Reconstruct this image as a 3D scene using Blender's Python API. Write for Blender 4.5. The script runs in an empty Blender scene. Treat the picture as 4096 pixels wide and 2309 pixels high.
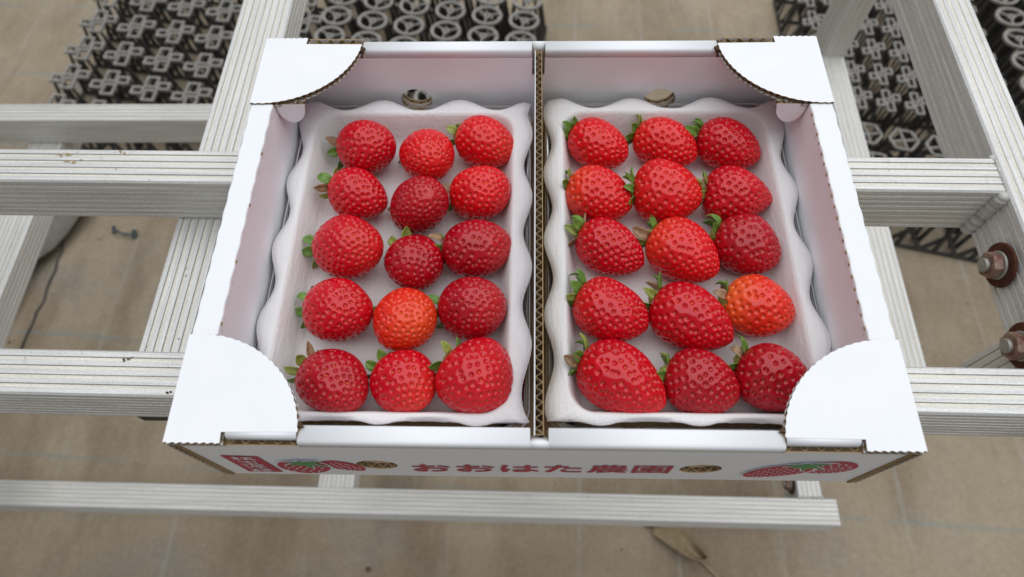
import bpy, bmesh, math, random
import numpy as np
from mathutils import Vector, Matrix

S = bpy.context.scene
COL = S.collection
R = math.radians

# ------------------------------------------------------------------ camera
cam = bpy.data.cameras.new('camera')
cam.sensor_fit = 'HORIZONTAL'; cam.sensor_width = 36.0; cam.lens = 23.02
cam.clip_start = 0.01; cam.clip_end = 60
cam.dof.use_dof = True; cam.dof.focus_distance = 0.325; cam.dof.aperture_fstop = 9.0
co = bpy.data.objects.new('camera', cam); COL.objects.link(co)
co.location = (-0.0042, -0.1727, 0.3206)
co.rotation_euler = (0.4694, 0.021, 0.0172)
S.camera = co

# ------------------------------------------------------------------ light: soft daylight through a greenhouse roof
w = bpy.data.worlds.new('World'); S.world = w; w.use_nodes = True
bg = w.node_tree.nodes['Background']
bg.inputs['Color'].default_value = (0.93, 0.97, 1.0, 1); bg.inputs['Strength'].default_value = 0.24
la = bpy.data.lights.new('greenhouse_roof_light', 'AREA')
la.shape = 'RECTANGLE'; la.size = 5.2; la.size_y = 4.6; la.energy = 121
la.color = (0.97, 0.985, 1.0)
lo = bpy.data.objects.new('greenhouse_roof_light', la); COL.objects.link(lo)
lo.location = (0.5, 0.95, 2.6); lo.rotation_euler = (R(-6), R(4), 0)

S.view_settings.view_transform = 'Standard'
S.view_settings.look = 'None'
S.view_settings.gamma = 1.0
S.view_settings.exposure = 0.09
S.cycles.use_denoising = True
S.cycles.max_bounces = 12
S.cycles.diffuse_bounces = 8
S.cycles.transparent_max_bounces = 12

# ------------------------------------------------------------------ helpers
def link(o, parent=None):
    COL.objects.link(o)
    if parent is not None: o.parent = parent
    return o

def tag(o, label=None, cat=None, group=None, kind=None):
    if label: o['label'] = label
    if cat: o['category'] = cat
    if group: o['group'] = group
    if kind: o['kind'] = kind
    return o

def empty(name, loc=(0, 0, 0)):
    o = bpy.data.objects.new(name, None); o.empty_display_size = 0.02; o.location = loc
    COL.objects.link(o); return o

def mk(name, verts, faces, mats, parent=None, smooth=False, mi=None):
    me = bpy.data.meshes.new(name)
    me.from_pydata([tuple(map(float, v)) for v in verts], [], [tuple(int(i) for i in f) for f in faces])
    for m in (mats if isinstance(mats, (list, tuple)) else [mats]): me.materials.append(m)
    if mi is not None: me.polygons.foreach_set('material_index', np.asarray(mi, dtype=np.int32))
    if smooth: me.polygons.foreach_set('use_smooth', np.ones(len(me.polygons), dtype=bool))
    me.update()
    o = bpy.data.objects.new(name, me)
    return link(o, parent)

class MB:
    """collects pieces into one mesh"""
    def __init__(s): s.v = []; s.f = []; s.m = []
    def add(s, v, f, m=0):
        b = len(s.v); s.v += [tuple(p) for p in v]; s.f += [tuple(b + i for i in q) for q in f]
        s.m += [m] * len(f) if isinstance(m, int) else list(m)
    def box(s, a, b, m=0):
        x0, y0, z0 = a; x1, y1, z1 = b
        s.add([(x0,y0,z0),(x1,y0,z0),(x1,y1,z0),(x0,y1,z0),(x0,y0,z1),(x1,y0,z1),(x1,y1,z1),(x0,y1,z1)],
              [(3,2,1,0),(4,5,6,7),(0,1,5,4),(1,2,6,5),(2,3,7,6),(3,0,4,7)], m)
    def bar(s, p, q, r, n=6, m=0, r2=None):
        p, q = Vector(p), Vector(q); d = (q - p).normalized()
        u = d.orthogonal().normalized(); v = d.cross(u); r2 = r if r2 is None else r2
        vs = []
        for c, rr in ((p, r), (q, r2)):
            for i in range(n):
                a = 2 * math.pi * i / n
                vs.append(c + (u * math.cos(a) + v * math.sin(a)) * rr)
        fs = [(i, (i+1) % n, n + (i+1) % n, n + i) for i in range(n)] + [tuple(range(n))[::-1], tuple(range(n, 2*n))]
        s.add(vs, fs, m)
    def prism(s, poly, z0, z1, f=lambda u, v, w: (u, v, w), m=0, ms=None):
        n = len(poly)
        vs = [f(u, v, z0) for u, v in poly] + [f(u, v, z1) for u, v in poly]
        fs = [tuple(range(n))[::-1], tuple(range(n, 2*n))] + [(i, (i+1) % n, n + (i+1) % n, n + i) for i in range(n)]
        ms = m if ms is None else ms
        s.add(vs, fs, [m, m] + [ms] * n)
    def build(s, name, mats, parent=None, smooth=False):
        return mk(name, s.v, s.f, mats, parent, smooth, s.m)

def fix_normals(o):
    bm = bmesh.new(); bm.from_mesh(o.data); bmesh.ops.recalc_face_normals(bm, faces=bm.faces); bm.to_mesh(o.data); bm.free()
    return o

# ------------------------------------------------------------------ materials
def newmat(name):
    m = bpy.data.materials.new(name); m.use_nodes = True
    nt = m.node_tree; return m, nt, nt.nodes['Principled BSDF']
def N(nt, t, **k):
    n = nt.nodes.new(t)
    for a, b in k.items(): setattr(n, a, b)
    return n
def setp(b, **k):
    for a, v in k.items():
        a = a.replace('_', ' ')
        b.inputs[a].default_value = v
def coords(nt, scale=(1, 1, 1), kind='Object', rot=(0, 0, 0)):
    tc = N(nt, 'ShaderNodeTexCoord'); mp = N(nt, 'ShaderNodeMapping')
    mp.inputs['Scale'].default_value = scale; mp.inputs['Rotation'].default_value = rot
    nt.links.new(tc.outputs[kind], mp.inputs['Vector']); return mp.outputs['Vector']
def noise(nt, vec, scale, detail=4, rough=0.55):
    n = N(nt, 'ShaderNodeTexNoise'); n.inputs['Scale'].default_value = scale
    n.inputs['Detail'].default_value = detail; n.inputs['Roughness'].default_value = rough
    nt.links.new(vec, n.inputs['Vector']); return n.outputs['Fac']
def ramp(nt, fac, stops):
    r = N(nt, 'ShaderNodeValToRGB'); e = r.color_ramp.elements
    while len(e) < len(stops): e.new(0.5)
    for i, (p, c) in enumerate(stops):
        e[i].position = p; e[i].color = (*c, 1) if len(c) == 3 else c
    nt.links.new(fac, r.inputs['Fac']); return r.outputs['Color']
def mixc(nt, fac, a, b, mode='MIX'):
    m = N(nt, 'ShaderNodeMix', data_type='RGBA', blend_type=mode)
    for s, v in ((0, fac), (6, a), (7, b)):
        if isinstance(v, (int, float)): m.inputs[s].default_value = v
        elif isinstance(v, tuple): m.inputs[s].default_value = (*v, 1)
        else: nt.links.new(v, m.inputs[s])
    return m.outputs[2]
def bump(nt, b, h, strength, dist):
    n = N(nt, 'ShaderNodeBump'); n.inputs['Strength'].default_value = strength; n.inputs['Distance'].default_value = dist
    nt.links.new(h, n.inputs['Height']); nt.links.new(n.outputs['Normal'], b.inputs['Normal'])
def math_(nt, op, a, b=None):
    m = N(nt, 'ShaderNodeMath', operation=op)
    for i, v in enumerate((a, b)):
        if v is None: continue
        if isinstance(v, (int, float)): m.inputs[i].default_value = v
        else: nt.links.new(v, m.inputs[i])
    return m.outputs[0]

def mat_card():
    m, nt, b = newmat('white_card')
    v = coords(nt)
    n = noise(nt, v, 60, 4)
    c = ramp(nt, n, [(0.3, (0.86, 0.875, 0.915)), (0.7, (0.89, 0.905, 0.94))])
    nt.links.new(c, b.inputs['Base Color'])
    setp(b, Roughness=0.55); b.inputs['Specular IOR Level'].default_value = 0.35
    v2 = coords(nt, (1, 1, 1))
    h = noise(nt, v2, 900, 2); bump(nt, b, h, 0.12, 0.0003)
    return m
def mat_kraft(name, c0, c1):
    m, nt, b = newmat(name)
    n = noise(nt, coords(nt), 400, 4)
    nt.links.new(ramp(nt, n, [(0.3, c0), (0.7, c1)]), b.inputs['Base Color'])
    setp(b, Roughness=0.85); b.inputs['Specular IOR Level'].default_value = 0.15
    return m
def mat_foam():
    m, nt, b = newmat('white_foam')
    v = coords(nt)
    n = noise(nt, v, 40, 3)
    nt.links.new(ramp(nt, n, [(0.3, (0.84, 0.845, 0.855)), (0.7, (0.89, 0.89, 0.895))]), b.inputs['Base Color'])
    setp(b, Roughness=0.6); b.inputs['Specular IOR Level'].default_value = 0.25
    b.inputs['Subsurface Weight'].default_value = 0.15
    b.inputs['Subsurface Radius'].default_value = (0.004, 0.0035, 0.0035)
    n1 = noise(nt, v, 1700, 3, 0.7)
    n2 = noise(nt, coords(nt, (1, 0.2, 1)), 500, 3, 0.6)
    bump(nt, b, math_(nt, 'ADD', n1, n2), 0.6, 0.0010)
    return m
def mat_alu(name, c0, c1, metal, rough, axis_scale):
    m, nt, b = newmat(name)
    vs = coords(nt, axis_scale)            # streaks run along local X
    n1 = noise(nt, vs, 520, 5, 0.7)
    v = coords(nt)
    n2 = noise(nt, v, 28, 5, 0.6)
    c = ramp(nt, n1, [(0.30, c0), (0.62, c1)])
    gr_ = noise(nt, coords(nt, (0.3, 1, 1)), 1500, 3, 0.7)
    c = mixc(nt, 0.22, c, ramp(nt, gr_, [(0.35, (0.25, 0.24, 0.22)), (0.65, (0.95, 0.94, 0.9))]))
    dirt = ramp(nt, noise(nt, v, 55, 6, 0.7), [(0.60, (0, 0, 0)), (0.78, (1, 1, 1))])
    c = mixc(nt, math_(nt, 'MULTIPLY', dirt, 0.35), c, (0.36, 0.33, 0.28))
    speck = ramp(nt, noise(nt, coords(nt, (0.35, 1, 1)), 260, 3, 0.6), [(0.69, (0, 0, 0)), (0.75, (1, 1, 1))])
    c = mixc(nt, math_(nt, 'MULTIPLY', speck, 0.45), c, (0.2, 0.18, 0.15))
    nt.links.new(c, b.inputs['Base Color'])
    setp(b, Metallic=metal)
    rr = N(nt, 'ShaderNodeMapRange'); nt.links.new(n2, rr.inputs[0])
    rr.inputs[3].default_value = rough - 0.08; rr.inputs[4].default_value = rough + 0.12
    nt.links.new(rr.outputs[0], b.inputs['Roughness'])
    bump(nt, b, n1, 0.15, 0.0004)
    return m
def mat_plain(name, c0, c1, rough=0.6, scale=60, metal=0.0, spec=0.4, bmp=0.0, bscale=300):
    m, nt, b = newmat(name)
    v = coords(nt)
    nt.links.new(ramp(nt, noise(nt, v, scale, 5, 0.6), [(0.3, c0), (0.7, c1)]), b.inputs['Base Color'])
    setp(b, Roughness=rough, Metallic=metal); b.inputs['Specular IOR Level'].default_value = spec
    if bmp: bump(nt, b, noise(nt, v, bscale, 4), bmp, 0.0005)
    return m
def mat_berry(name, base, deep, pale):
    m, nt, b = newmat(name)
    at = N(nt, 'ShaderNodeAttribute'); at.attribute_name = 'pale'
    n = noise(nt, coords(nt), 70, 3, 0.5)
    c = ramp(nt, n, [(0.3, deep), (0.65, base)])
    c = mixc(nt, at.outputs['Fac'], c, pale)
    nt.links.new(c, b.inputs['Base Color'])
    setp(b, Roughness=0.07); b.inputs['Specular IOR Level'].default_value = 0.55
    b.inputs['IOR'].default_value = 1.45
    b.inputs['Coat Weight'].default_value = 0.06; b.inputs['Coat Roughness'].default_value = 0.06
    b.inputs['Subsurface Weight'].default_value = 0.04
    b.inputs['Subsurface Radius'].default_value = (0.0035, 0.0008, 0.0006)
    b.inputs['Subsurface Scale'].default_value = 0.6
    bump(nt, b, noise(nt, coords(nt), 900, 3), 0.03, 0.0003)
    return m
def mat_sepal(name, c0, c1):
    m, nt, b = newmat(name)
    n = noise(nt, coords(nt), 350, 3)
    nt.links.new(ramp(nt, n, [(0.3, c0), (0.7, c1)]), b.inputs['Base Color'])
    setp(b, Roughness=0.45)
    b.inputs['Subsurface Weight'].default_value = 0.1
    b.inputs['Subsurface Radius'].default_value = (0.001, 0.0015, 0.0005)
    bump(nt, b, noise(nt, coords(nt), 600, 3), 0.25, 0.0004)
    return m
def mat_clear():
    m, nt, b = newmat('clear_plastic')
    setp(b, Roughness=0.06, IOR=1.45); b.inputs['Base Color'].default_value = (0.96, 0.96, 0.96, 1)
    b.inputs['Transmission Weight'].default_value = 1.0
    # thin sheet: light passes straight through
    tr = N(nt, 'ShaderNodeBsdfTransparent'); gl = N(nt, 'ShaderNodeBsdfGlossy'); gl.inputs['Roughness'].default_value = 0.08
    fr = N(nt, 'ShaderNodeFresnel'); fr.inputs['IOR'].default_value = 1.5
    mx = N(nt, 'ShaderNodeMixShader'); nt.links.new(fr.outputs[0], mx.inputs[0])
    nt.links.new(tr.outputs[0], mx.inputs[1]); nt.links.new(gl.outputs[0], mx.inputs[2])
    tr.inputs[0].default_value = (0.97, 0.97, 0.97, 1)
    nt.links.new(mx.outputs[0], nt.nodes['Material Output'].inputs['Surface'])
    return m

CARD = mat_card()
KRAFT = mat_kraft('kraft_board', (0.30, 0.20, 0.10), (0.40, 0.28, 0.155))
FLUTE = mat_kraft('shade_darkened_hole_core', (0.13, 0.085, 0.05), (0.20, 0.14, 0.08))  # kraft tone darkened to paint shade inside the wall holes
FOAM = mat_foam()
CORE = mat_kraft('shade_darkened_core', (0.07, 0.045, 0.026), (0.11, 0.075, 0.042))  # very dark brown paints recess shade into the core between the flutes
RIBBON = mat_kraft('fluting_paper', (0.24, 0.17, 0.095), (0.34, 0.25, 0.15))
ALU_HI = mat_alu('worn_aluminium_rib', (0.50, 0.50, 0.495), (0.78, 0.78, 0.77), 0.25, 0.42, (0.02, 1, 1))
ALU_LO = mat_alu('dusty_aluminium_groove', (0.57, 0.53, 0.44), (0.83, 0.785, 0.68), 0.08, 0.55, (0.02, 1, 1))
WELD = mat_plain('weld_bead', (0.46, 0.45, 0.43), (0.6, 0.59, 0.57), 0.5, 80, 0.25)
RUST = mat_plain('rusty_steel', (0.05, 0.017, 0.012), (0.13, 0.042, 0.024), 0.75, 160, 0.2, 0.3, 0.4, 500)
STEEL = mat_plain('dull_zinc_steel', (0.30, 0.29, 0.26), (0.48, 0.46, 0.42), 0.5, 120, 0.5, 0.4, 0.2, 400)
RUSTNUT = mat_plain('rust_stained_nut', (0.16, 0.055, 0.045), (0.40, 0.32, 0.24), 0.6, 130, 0.3, 0.3, 0.3, 400)
RUBBER = mat_plain('black_rubber', (0.012, 0.012, 0.013), (0.025, 0.025, 0.026), 0.55)
BLACKPL = mat_plain('black_tray_plastic', (0.025, 0.025, 0.025), (0.085, 0.08, 0.075), 0.6, 30)
DUSTPL = mat_plain('dusty_tray_plastic', (0.22, 0.21, 0.195), (0.38, 0.36, 0.33), 0.8, 40)
PRINT_RED = mat_plain('red_print', (0.44, 0.018, 0.060), (0.50, 0.025, 0.075), 0.5, 30)
PRINT_GREEN = mat_plain('green_print', (0.055, 0.27, 0.08), (0.08, 0.32, 0.11), 0.5, 30)
SEED = mat_plain('strawberry_seed', (0.34, 0.13, 0.012), (0.50, 0.24, 0.025), 0.45, 300)
SEEDR = mat_plain('reddish_seed', (0.30, 0.02, 0.012), (0.42, 0.09, 0.02), 0.4, 300)
CLEAR = mat_clear()
SEP = [mat_sepal('fresh_sepal', (0.075, 0.18, 0.025), (0.18, 0.33, 0.055)),
       mat_sepal('yellowish_sepal', (0.20, 0.28, 0.045), (0.36, 0.41, 0.10)),
       mat_sepal('dried_sepal', (0.22, 0.12, 0.06), (0.40, 0.27, 0.15))]
BM = {'d': mat_berry('crimson_flesh', (0.46, 0.002, 0.012), (0.33, 0.001, 0.008), (0.60, 0.02, 0.02)),
      'r': mat_berry('red_flesh', (0.62, 0.002, 0.012), (0.48, 0.001, 0.009), (0.74, 0.03, 0.02)),
      'b': mat_berry('bright_red_flesh', (0.73, 0.006, 0.011), (0.60, 0.003, 0.008), (0.82, 0.07, 0.02)),
      'o': mat_berry('orange_red_flesh', (0.78, 0.030, 0.010), (0.68, 0.013, 0.008), (0.88, 0.16, 0.03))}

# ------------------------------------------------------------------ ground
FL = -0.53
def mat_ground():
    m, nt, b = newmat('woven_ground_cover')
    v = coords(nt)
    big = noise(nt, v, 3.2, 6, 0.62)
    c = ramp(nt, big, [(0.30, (0.26, 0.198, 0.132)), (0.50, (0.395, 0.315, 0.220)), (0.70, (0.49, 0.40, 0.282))])
    st = ramp(nt, noise(nt, coords(nt, (1.6, 0.5, 1)), 7, 6, 0.65), [(0.46, (0, 0, 0)), (0.68, (1, 1, 1))])
    c = mixc(nt, math_(nt, 'MULTIPLY', st, 0.72), c, (0.205, 0.142, 0.082))
    gr = ramp(nt, noise(nt, v, 6.5, 4, 0.6), [(0.56, (0, 0, 0)), (0.75, (1, 1, 1))])
    c = mixc(nt, math_(nt, 'MULTIPLY', gr, 0.5), c, (0.25, 0.245, 0.235))
    fine = noise(nt, v, 160, 4, 0.7)
    c = mixc(nt, 0.25, c, ramp(nt, fine, [(0.3, (0.16, 0.14, 0.11)), (0.7, (0.42, 0.38, 0.32))]))
    # coloured marker threads woven into the cloth
    sx = N(nt, 'ShaderNodeSeparateXYZ'); nt.links.new(v, sx.inputs[0])
    wob = math_(nt, 'MULTIPLY', math_(nt, 'SUBTRACT', noise(nt, v, 4, 2), 0.5), 0.012)
    X = math_(nt, 'ADD', math_(nt, 'ADD', sx.outputs[0], math_(nt, 'MULTIPLY', sx.outputs[1], -0.02)), wob)
    Y = math_(nt, 'ADD', math_(nt, 'ADD', sx.outputs[1], math_(nt, 'MULTIPLY', sx.outputs[0], 0.06)), wob)
    def lines(co_, pos, wd):
        tot = None
        for p in pos:
            d = math_(nt, 'ABSOLUTE', math_(nt, 'SUBTRACT', co_, p))
            s = math_(nt, 'LESS_THAN', d, wd)
            tot = s if tot is None else math_(nt, 'MAXIMUM', tot, s)
        return tot
    fade = ramp(nt, noise(nt, v, 9, 3), [(0.38, (0.15, 0.15, 0.15)), (0.6, (1, 1, 1))])
    lx = math_(nt, 'MULTIPLY', lines(X, [-1.12, -0.95, -0.785, -0.614, -0.443, -0.275, -0.1, 0.06, 0.178, 0.305, 0.458, 0.62, 0.78, 0.95], 0.0025), fade)
    ly = math_(nt, 'MULTIPLY', lines(Y, [-0.42, -0.03, 0.14, 0.47, 0.63, 0.80, 1.02], 0.0028), fade)
    c = mixc(nt, math_(nt, 'MULTIPLY', lx, 0.32), c, (0.42, 0.43, 0.40))
    c = mixc(nt, math_(nt, 'MULTIPLY', ly, 0.42), c, (0.20, 0.29, 0.32))
    nt.links.new(c, b.inputs['Base Color'])
    setp(b, Roughness=0.9); b.inputs['Specular IOR Level'].default_value = 0.2
    wv = noise(nt, coords(nt, (1, 3, 1)), 260, 3, 0.6)
    bump(nt, b, math_(nt, 'ADD', wv, big), 0.3, 0.004)
    return m
GROUND = mat_ground()
def ground():
    n = 60; s = 3.0
    vs = []; rnd = random.Random(3)
    for j in range(n + 1):
        for i in range(n + 1):
            x = -s + 2 * s * i / n; y = -s + 2 * s * j / n
            vs.append((x, y, FL + 0.0012 * math.sin(9 * x + 2 * y) * math.sin(7 * y - x)))
    fs = [(j*(n+1)+i, j*(n+1)+i+1, (j+1)*(n+1)+i+1, (j+1)*(n+1)+i) for j in range(n) for i in range(n)]
    o = mk('ground', vs, fs, GROUND, smooth=True); tag(o, kind='structure'); return o
ground()

# ------------------------------------------------------------------ aluminium trolley frame
def rib_profile(w, h, c=0.0011, dd=0.0005):
    """closed outline with raised ribs on all four faces; returns points and the material of each edge"""
    pts, ms = [], []
    def face(p0, p1, nrm):
        L = math.dist(p0, p1); d = ((p1[0]-p0[0])/L, (p1[1]-p0[1])/L)
        n = max(2, round(L / 0.0049)); a, b_ = c, L - c
        per = (b_ - a) / (n - 0.45)
        def P(s, k): return (p0[0] + d[0]*s - nrm[0]*dd*k, p0[1] + d[1]*s - nrm[1]*dd*k)
        for i in range(n):
            s0 = a + i * per; s1 = s0 + per * 0.55; s2 = s0 + per
            pts.append(P(s0, 0)); ms.append(0)
            if i < n - 1:
                pts.append(P(s1, 0)); ms.append(0)
                pts.append(P(s1 + 0.00008, 2.6)); ms.append(0)
                pts.append(P(s1 + 0.00042, 2.6)); ms.append(0)
                pts.append(P(s1 + 0.00050, 1)); ms.append(1)
                pts.append(P(s2 - 0.00012, 1)); ms.append(0)
            else:
                pts.append(P(s1, 0)); ms.append(0)
    x, y = w / 2, h / 2
    face((-x, y), (x, y), (0, 1)); face((x, y), (x, -y), (1, 0))
    face((x, -y), (-x, -y), (0, -1)); face((-x, -y), (-x, y), (-1, 0))
    return pts, ms
def tube(name, p0, p1, w, h, parent, cap=True):
    """p0-p1: centre line of the TOP face for level tubes"""
    p0, p1 = Vector(p0), Vector(p1); d = (p1 - p0); L = d.length; d.normalize()
    up = Vector((0, 0, 1)) if abs(d.z) < 0.9 else Vector((0, 1, 0))
    s = d.cross(up).normalized(); u = s.cross(d).normalized()
    pts, ms = rib_profile(w, h)
    n = len(pts)
    vs = [(0, px, py - h/2) for px, py in pts] + [(L, px, py - h/2) for px, py in pts]
    fs = [(i, (i+1) % n, n + (i+1) % n, n + i) for i in range(n)] + [tuple(range(n))[::-1], tuple(range(n, 2*n))]
    o = mk(name, vs, fs, [ALU_HI, ALU_LO], parent, False, ms + [0, 0])
    o.matrix_local = Matrix(((d.x, s.x, u.x, p0.x), (d.y, s.y, u.y, p0.y), (d.z, s.z, u.z, p0.z), (0, 0, 0, 1)))
    fix_normals(o)
    return o
cart = empty('trolley_frame', (0, 0, FL))
cart.location = (0, 0, 0)
tag(cart, 'ribbed aluminium trolley frame carrying the white strawberry box', 'trolley')
ra = -0.0118
tube('cross_rail', (-0.75, 0.0792, 0), (0.2745, 0.0672, 0), 0.025, 0.040, cart)
tube('cross_rail', (-0.75, -0.0545, 0), (0.2745, -0.0667, 0), 0.025, 0.040, cart)
tube('side_rail', (0.2860, -0.40, 0), (0.2895, 0.75, 0), 0.025, 0.040, cart)
tube('side_rail', (-0.2175, -0.0655, -0.0403), (-0.2140, 0.75, -0.0403), 0.041, 0.025, cart)
tube('lower_cross_rail', (-1.0, 0.3415, -0.25), (0.334, 0.3415, -0.25), 0.025, 0.040, cart)
tube('lower_side_rail', (0.3437, 0.012, -0.2495), (0.3505, 0.431, -0.2495), 0.026, 0.030, cart)
tube('upright_post', (0.3510, 0.4635, -0.275), (0.3510, 0.4635, 0.06), 0.026, 0.040, cart)
tube('bottom_cross_rail', (-0.9, -0.0560, -0.40), (0.319, -0.0665, -0.40), 0.027, 0.040, cart)
tube('bottom_side_rail', (-0.2115, -0.0485, -0.4005), (-0.2110, 0.36, -0.4005), 0.039, 0.025, cart)
tube('bottom_side_rail', (0.2935, -0.0535, -0.4005), (0.2950, 0.36, -0.4005), 0.025, 0.040, cart)
tube('low_side_rail', (-0.581, -0.30, -0.2905), (-0.587, 0.354, -0.2905), 0.040, 0.030, cart)
# uprights between the upper and the lower frame and the feet, under the box
tube('upright_post', (-0.2120, 0.08, -0.40), (-0.2120, 0.08, -0.066), 0.025, 0.025, cart)
tube('upright_post', (0.2872, -0.0195, -0.0950), (0.2870, -0.0195, -0.0410), 0.025, 0.040, cart)
for x, y, z in ((-0.211, 0.05, -0.4262), (-0.211, 0.33, -0.4262), (0.294, 0.05, -0.4412), (0.294, 0.33, -0.4412)):
    tube('leg', (x, y, FL + 0.002), (x, y, z), 0.022, 0.022, cart)
# rubber plug in the end of the wide rail
mb = MB(); mb.box((-0.2385, -0.0685, -0.0664), (-0.1965, -0.0657, -0.0412))
o = mb.build('end_plug', RUBBER, cart); bv = o.modifiers.new('b', 'BEVEL'); bv.width = 0.0015; bv.segments = 2
# weld seams
def weld(p, q, r, n, seed):
    rnd = random.Random(seed); mb = MB(); p, q = Vector(p), Vector(q); d = (q - p).normalized()
    u = d.orthogonal().normalized(); v = d.cross(u)
    for i in range(n):
        c = p.lerp(q, i / (n - 1)); rr = r * rnd.uniform(0.85, 1.15)
        vs = []; A, Bn = 12, 7
        for j in range(Bn):
            th = math.pi * j / (Bn - 1)
            for k in range(A):
                ph = 2 * math.pi * k / A
                vs.append(c + (u * math.cos(ph) + v * math.sin(ph)) * rr * math.sin(th) + d * rr * 0.75 * math.cos(th))
        fs = [(j*A+k, j*A+(k+1) % A, (j+1)*A+(k+1) % A, (j+1)*A+k) for j in range(Bn-1) for k in range(A)]
        mb.add(vs, fs)
    return mb.build('weld_bead', WELD, cart, True)
weld((0.2730, 0.0538, -0.003), (0.2730, 0.0538, -0.038), 0.0044, 15, 1)
weld((0.2735, 0.0800, -0.001), (0.2735, 0.0800, -0.006), 0.0022, 3, 2)
weld((0.2735, 0.0795, 0.0003), (0.2735, 0.0560, 0.0003), 0.0007, 16, 3)
weld((-0.236, 0.0610, -0.0405), (-0.198, 0.0605, -0.0405), 0.0010, 20, 4)
weld((0.338, 0.4325, -0.2500), (0.364, 0.4325, -0.2500), 0.0035, 9, 5)
weld((0.281, -0.0523, -0.401), (0.306, -0.0523, -0.401), 0.0022, 9, 6)
# bolts through the side rail
def bolt(loc, scale=1.0, axis=-1):
    root = MB()
    def disc(x0, x1, r, n=40, m=0, hole=0):
        vs = []
        for x in (x0, x1):
            for i in range(n):
                a = 2*math.pi*i/n; vs.append((x, r*math.cos(a), r*math.sin(a)))
        fs = [(i, (i+1) % n, n+(i+1) % n, n+i) for i in range(n)] + [tuple(range(n))[::-1], tuple(range(n, 2*n))]
        return vs, fs
    objs = []
    for nm, x0, x1, r, n, mt in (('washer', 0.0003, 0.0020, 0.0134, 48, RUST), ('spring_washer', 0.0021, 0.0036, 0.0086, 32, STEEL),
                                 ('nut', 0.0037, 0.0092, 0.0082, 6, RUSTNUT), ('bolt_end', 0.0093, 0.0118, 0.0042, 24, STEEL)):
        v, f = disc(x0, x1, r, n)
        o = mk(nm, [(axis * x * scale, y * scale, z * scale) for x, y, z in v], f, mt, cart)
        fix_normals(o)
        o.location = loc
        bv = o.modifiers.new('b', 'BEVEL'); bv.width = 0.0006; bv.segments = 2; bv.limit_method = 'ANGLE'
        if nm == 'nut': o.rotation_euler = (0.3, 0, 0)
    return
bolt((0.2735, 0.0185, -0.0225)); bolt((0.2733, -0.0310, -0.0265))
bolt((0.2810, -0.036, -0.414), 0.8); bolt((0.3062, -0.036, -0.410), 0.35, 1)

# ------------------------------------------------------------------ the box
box = empty('strawberry_box', (0, 0, 0.0006))
tag(box, 'white corrugated cardboard box printed with red strawberries, holding two trays', 'box')
HX, HY = 0.150, 0.1115
T = 0.0034
def panel(name, us, vs_, omit, holes, w0, w1, f, mats, parent, fluted=False):
    """flat board in (u,v), thick from w0 to w1, cells missing where omitted, round holes in given cells"""
    mb = MB(); nu, nv = len(us) - 1, len(vs_) - 1
    present = lambda i, j: 0 <= i < nu and 0 <= j < nv and (i, j) not in omit
    def quad(a, b, c, d, m): mb.add([f(*a), f(*b), f(*c), f(*d)], [(0, 1, 2, 3)], m)
    g = 0.0005
    lay = [(w0, w1, 0.0, 1)] if not fluted else [(w0, w0 + g, 0.0, 1), (w0 + g, w1 - g, 0.0013, 2), (w1 - g, w1, 0.0, 1)]
    for wa, wb, gr, mh in lay:
        for i in range(nu):
            for j in range(nv):
                if not present(i, j): continue
                u0, u1, v0, v1 = us[i], us[i+1], vs_[j], vs_[j+1]
                if (i, j) in holes:
                    cu, cv, ru, rv = holes[(i, j)]; ru += gr; rv += gr; K = 40
                    def sq(k):
                        a = 2*math.pi*k/K; c, s = math.cos(a), math.sin(a); t = 1 / max(abs(c), abs(s))
                        return ((u0+u1)/2 + c*t*(u1-u0)/2, (v0+v1)/2 + s*t*(v1-v0)/2)
                    def ci(k):
                        a = 2*math.pi*k/K; return (cu + ru*math.cos(a), cv + rv*math.sin(a))
                    for k in range(K):
                        a, b, c, d = sq(k), sq(k+1), ci(k+1), ci(k)
                        for ww in (wa, wb): quad((*a, ww), (*b, ww), (*c, ww), (*d, ww), 0)
                        quad((*d, wa), (*c, wa), (*c, wb), (*d, wb), mh)
                else:
                    for ww in (wa, wb): quad((u0, v0, ww), (u1, v0, ww), (u1, v1, ww), (u0, v1, ww), 0)
                for di, dj, a, b in ((-1,0,(u0,v0),(u0,v1)), (1,0,(u1,v0),(u1,v1)), (0,-1,(u0,v0),(u1,v0)), (0,1,(u0,v1),(u1,v1))):
                    if not present(i+di, j+dj): quad((*a, wa), (*b, wa), (*b, wb), (*a, wb), 1)
    if fluted:
        for cu, cv, ru, rv in holes.values():
            pth = [(cu + ru*math.cos(2*math.pi*k/40), cv + rv*math.sin(2*math.pi*k/40)) for k in range(41)]
            nrm = [(math.cos(2*math.pi*k/40), math.sin(2*math.pi*k/40)) for k in range(41)]
            wave_ribbon(mb, pth, nrm, w0 + g, w1 - g, 0.0052, 0.0013, f, 1)
    o = mb.build(name, mats, parent)
    bm = bmesh.new(); bm.from_mesh(o.data); bmesh.ops.remove_doubles(bm, verts=bm.verts, dist=1e-6)
    bmesh.ops.recalc_face_normals(bm, faces=bm.faces); bm.to_mesh(o.data); bm.free()
    return o
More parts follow.
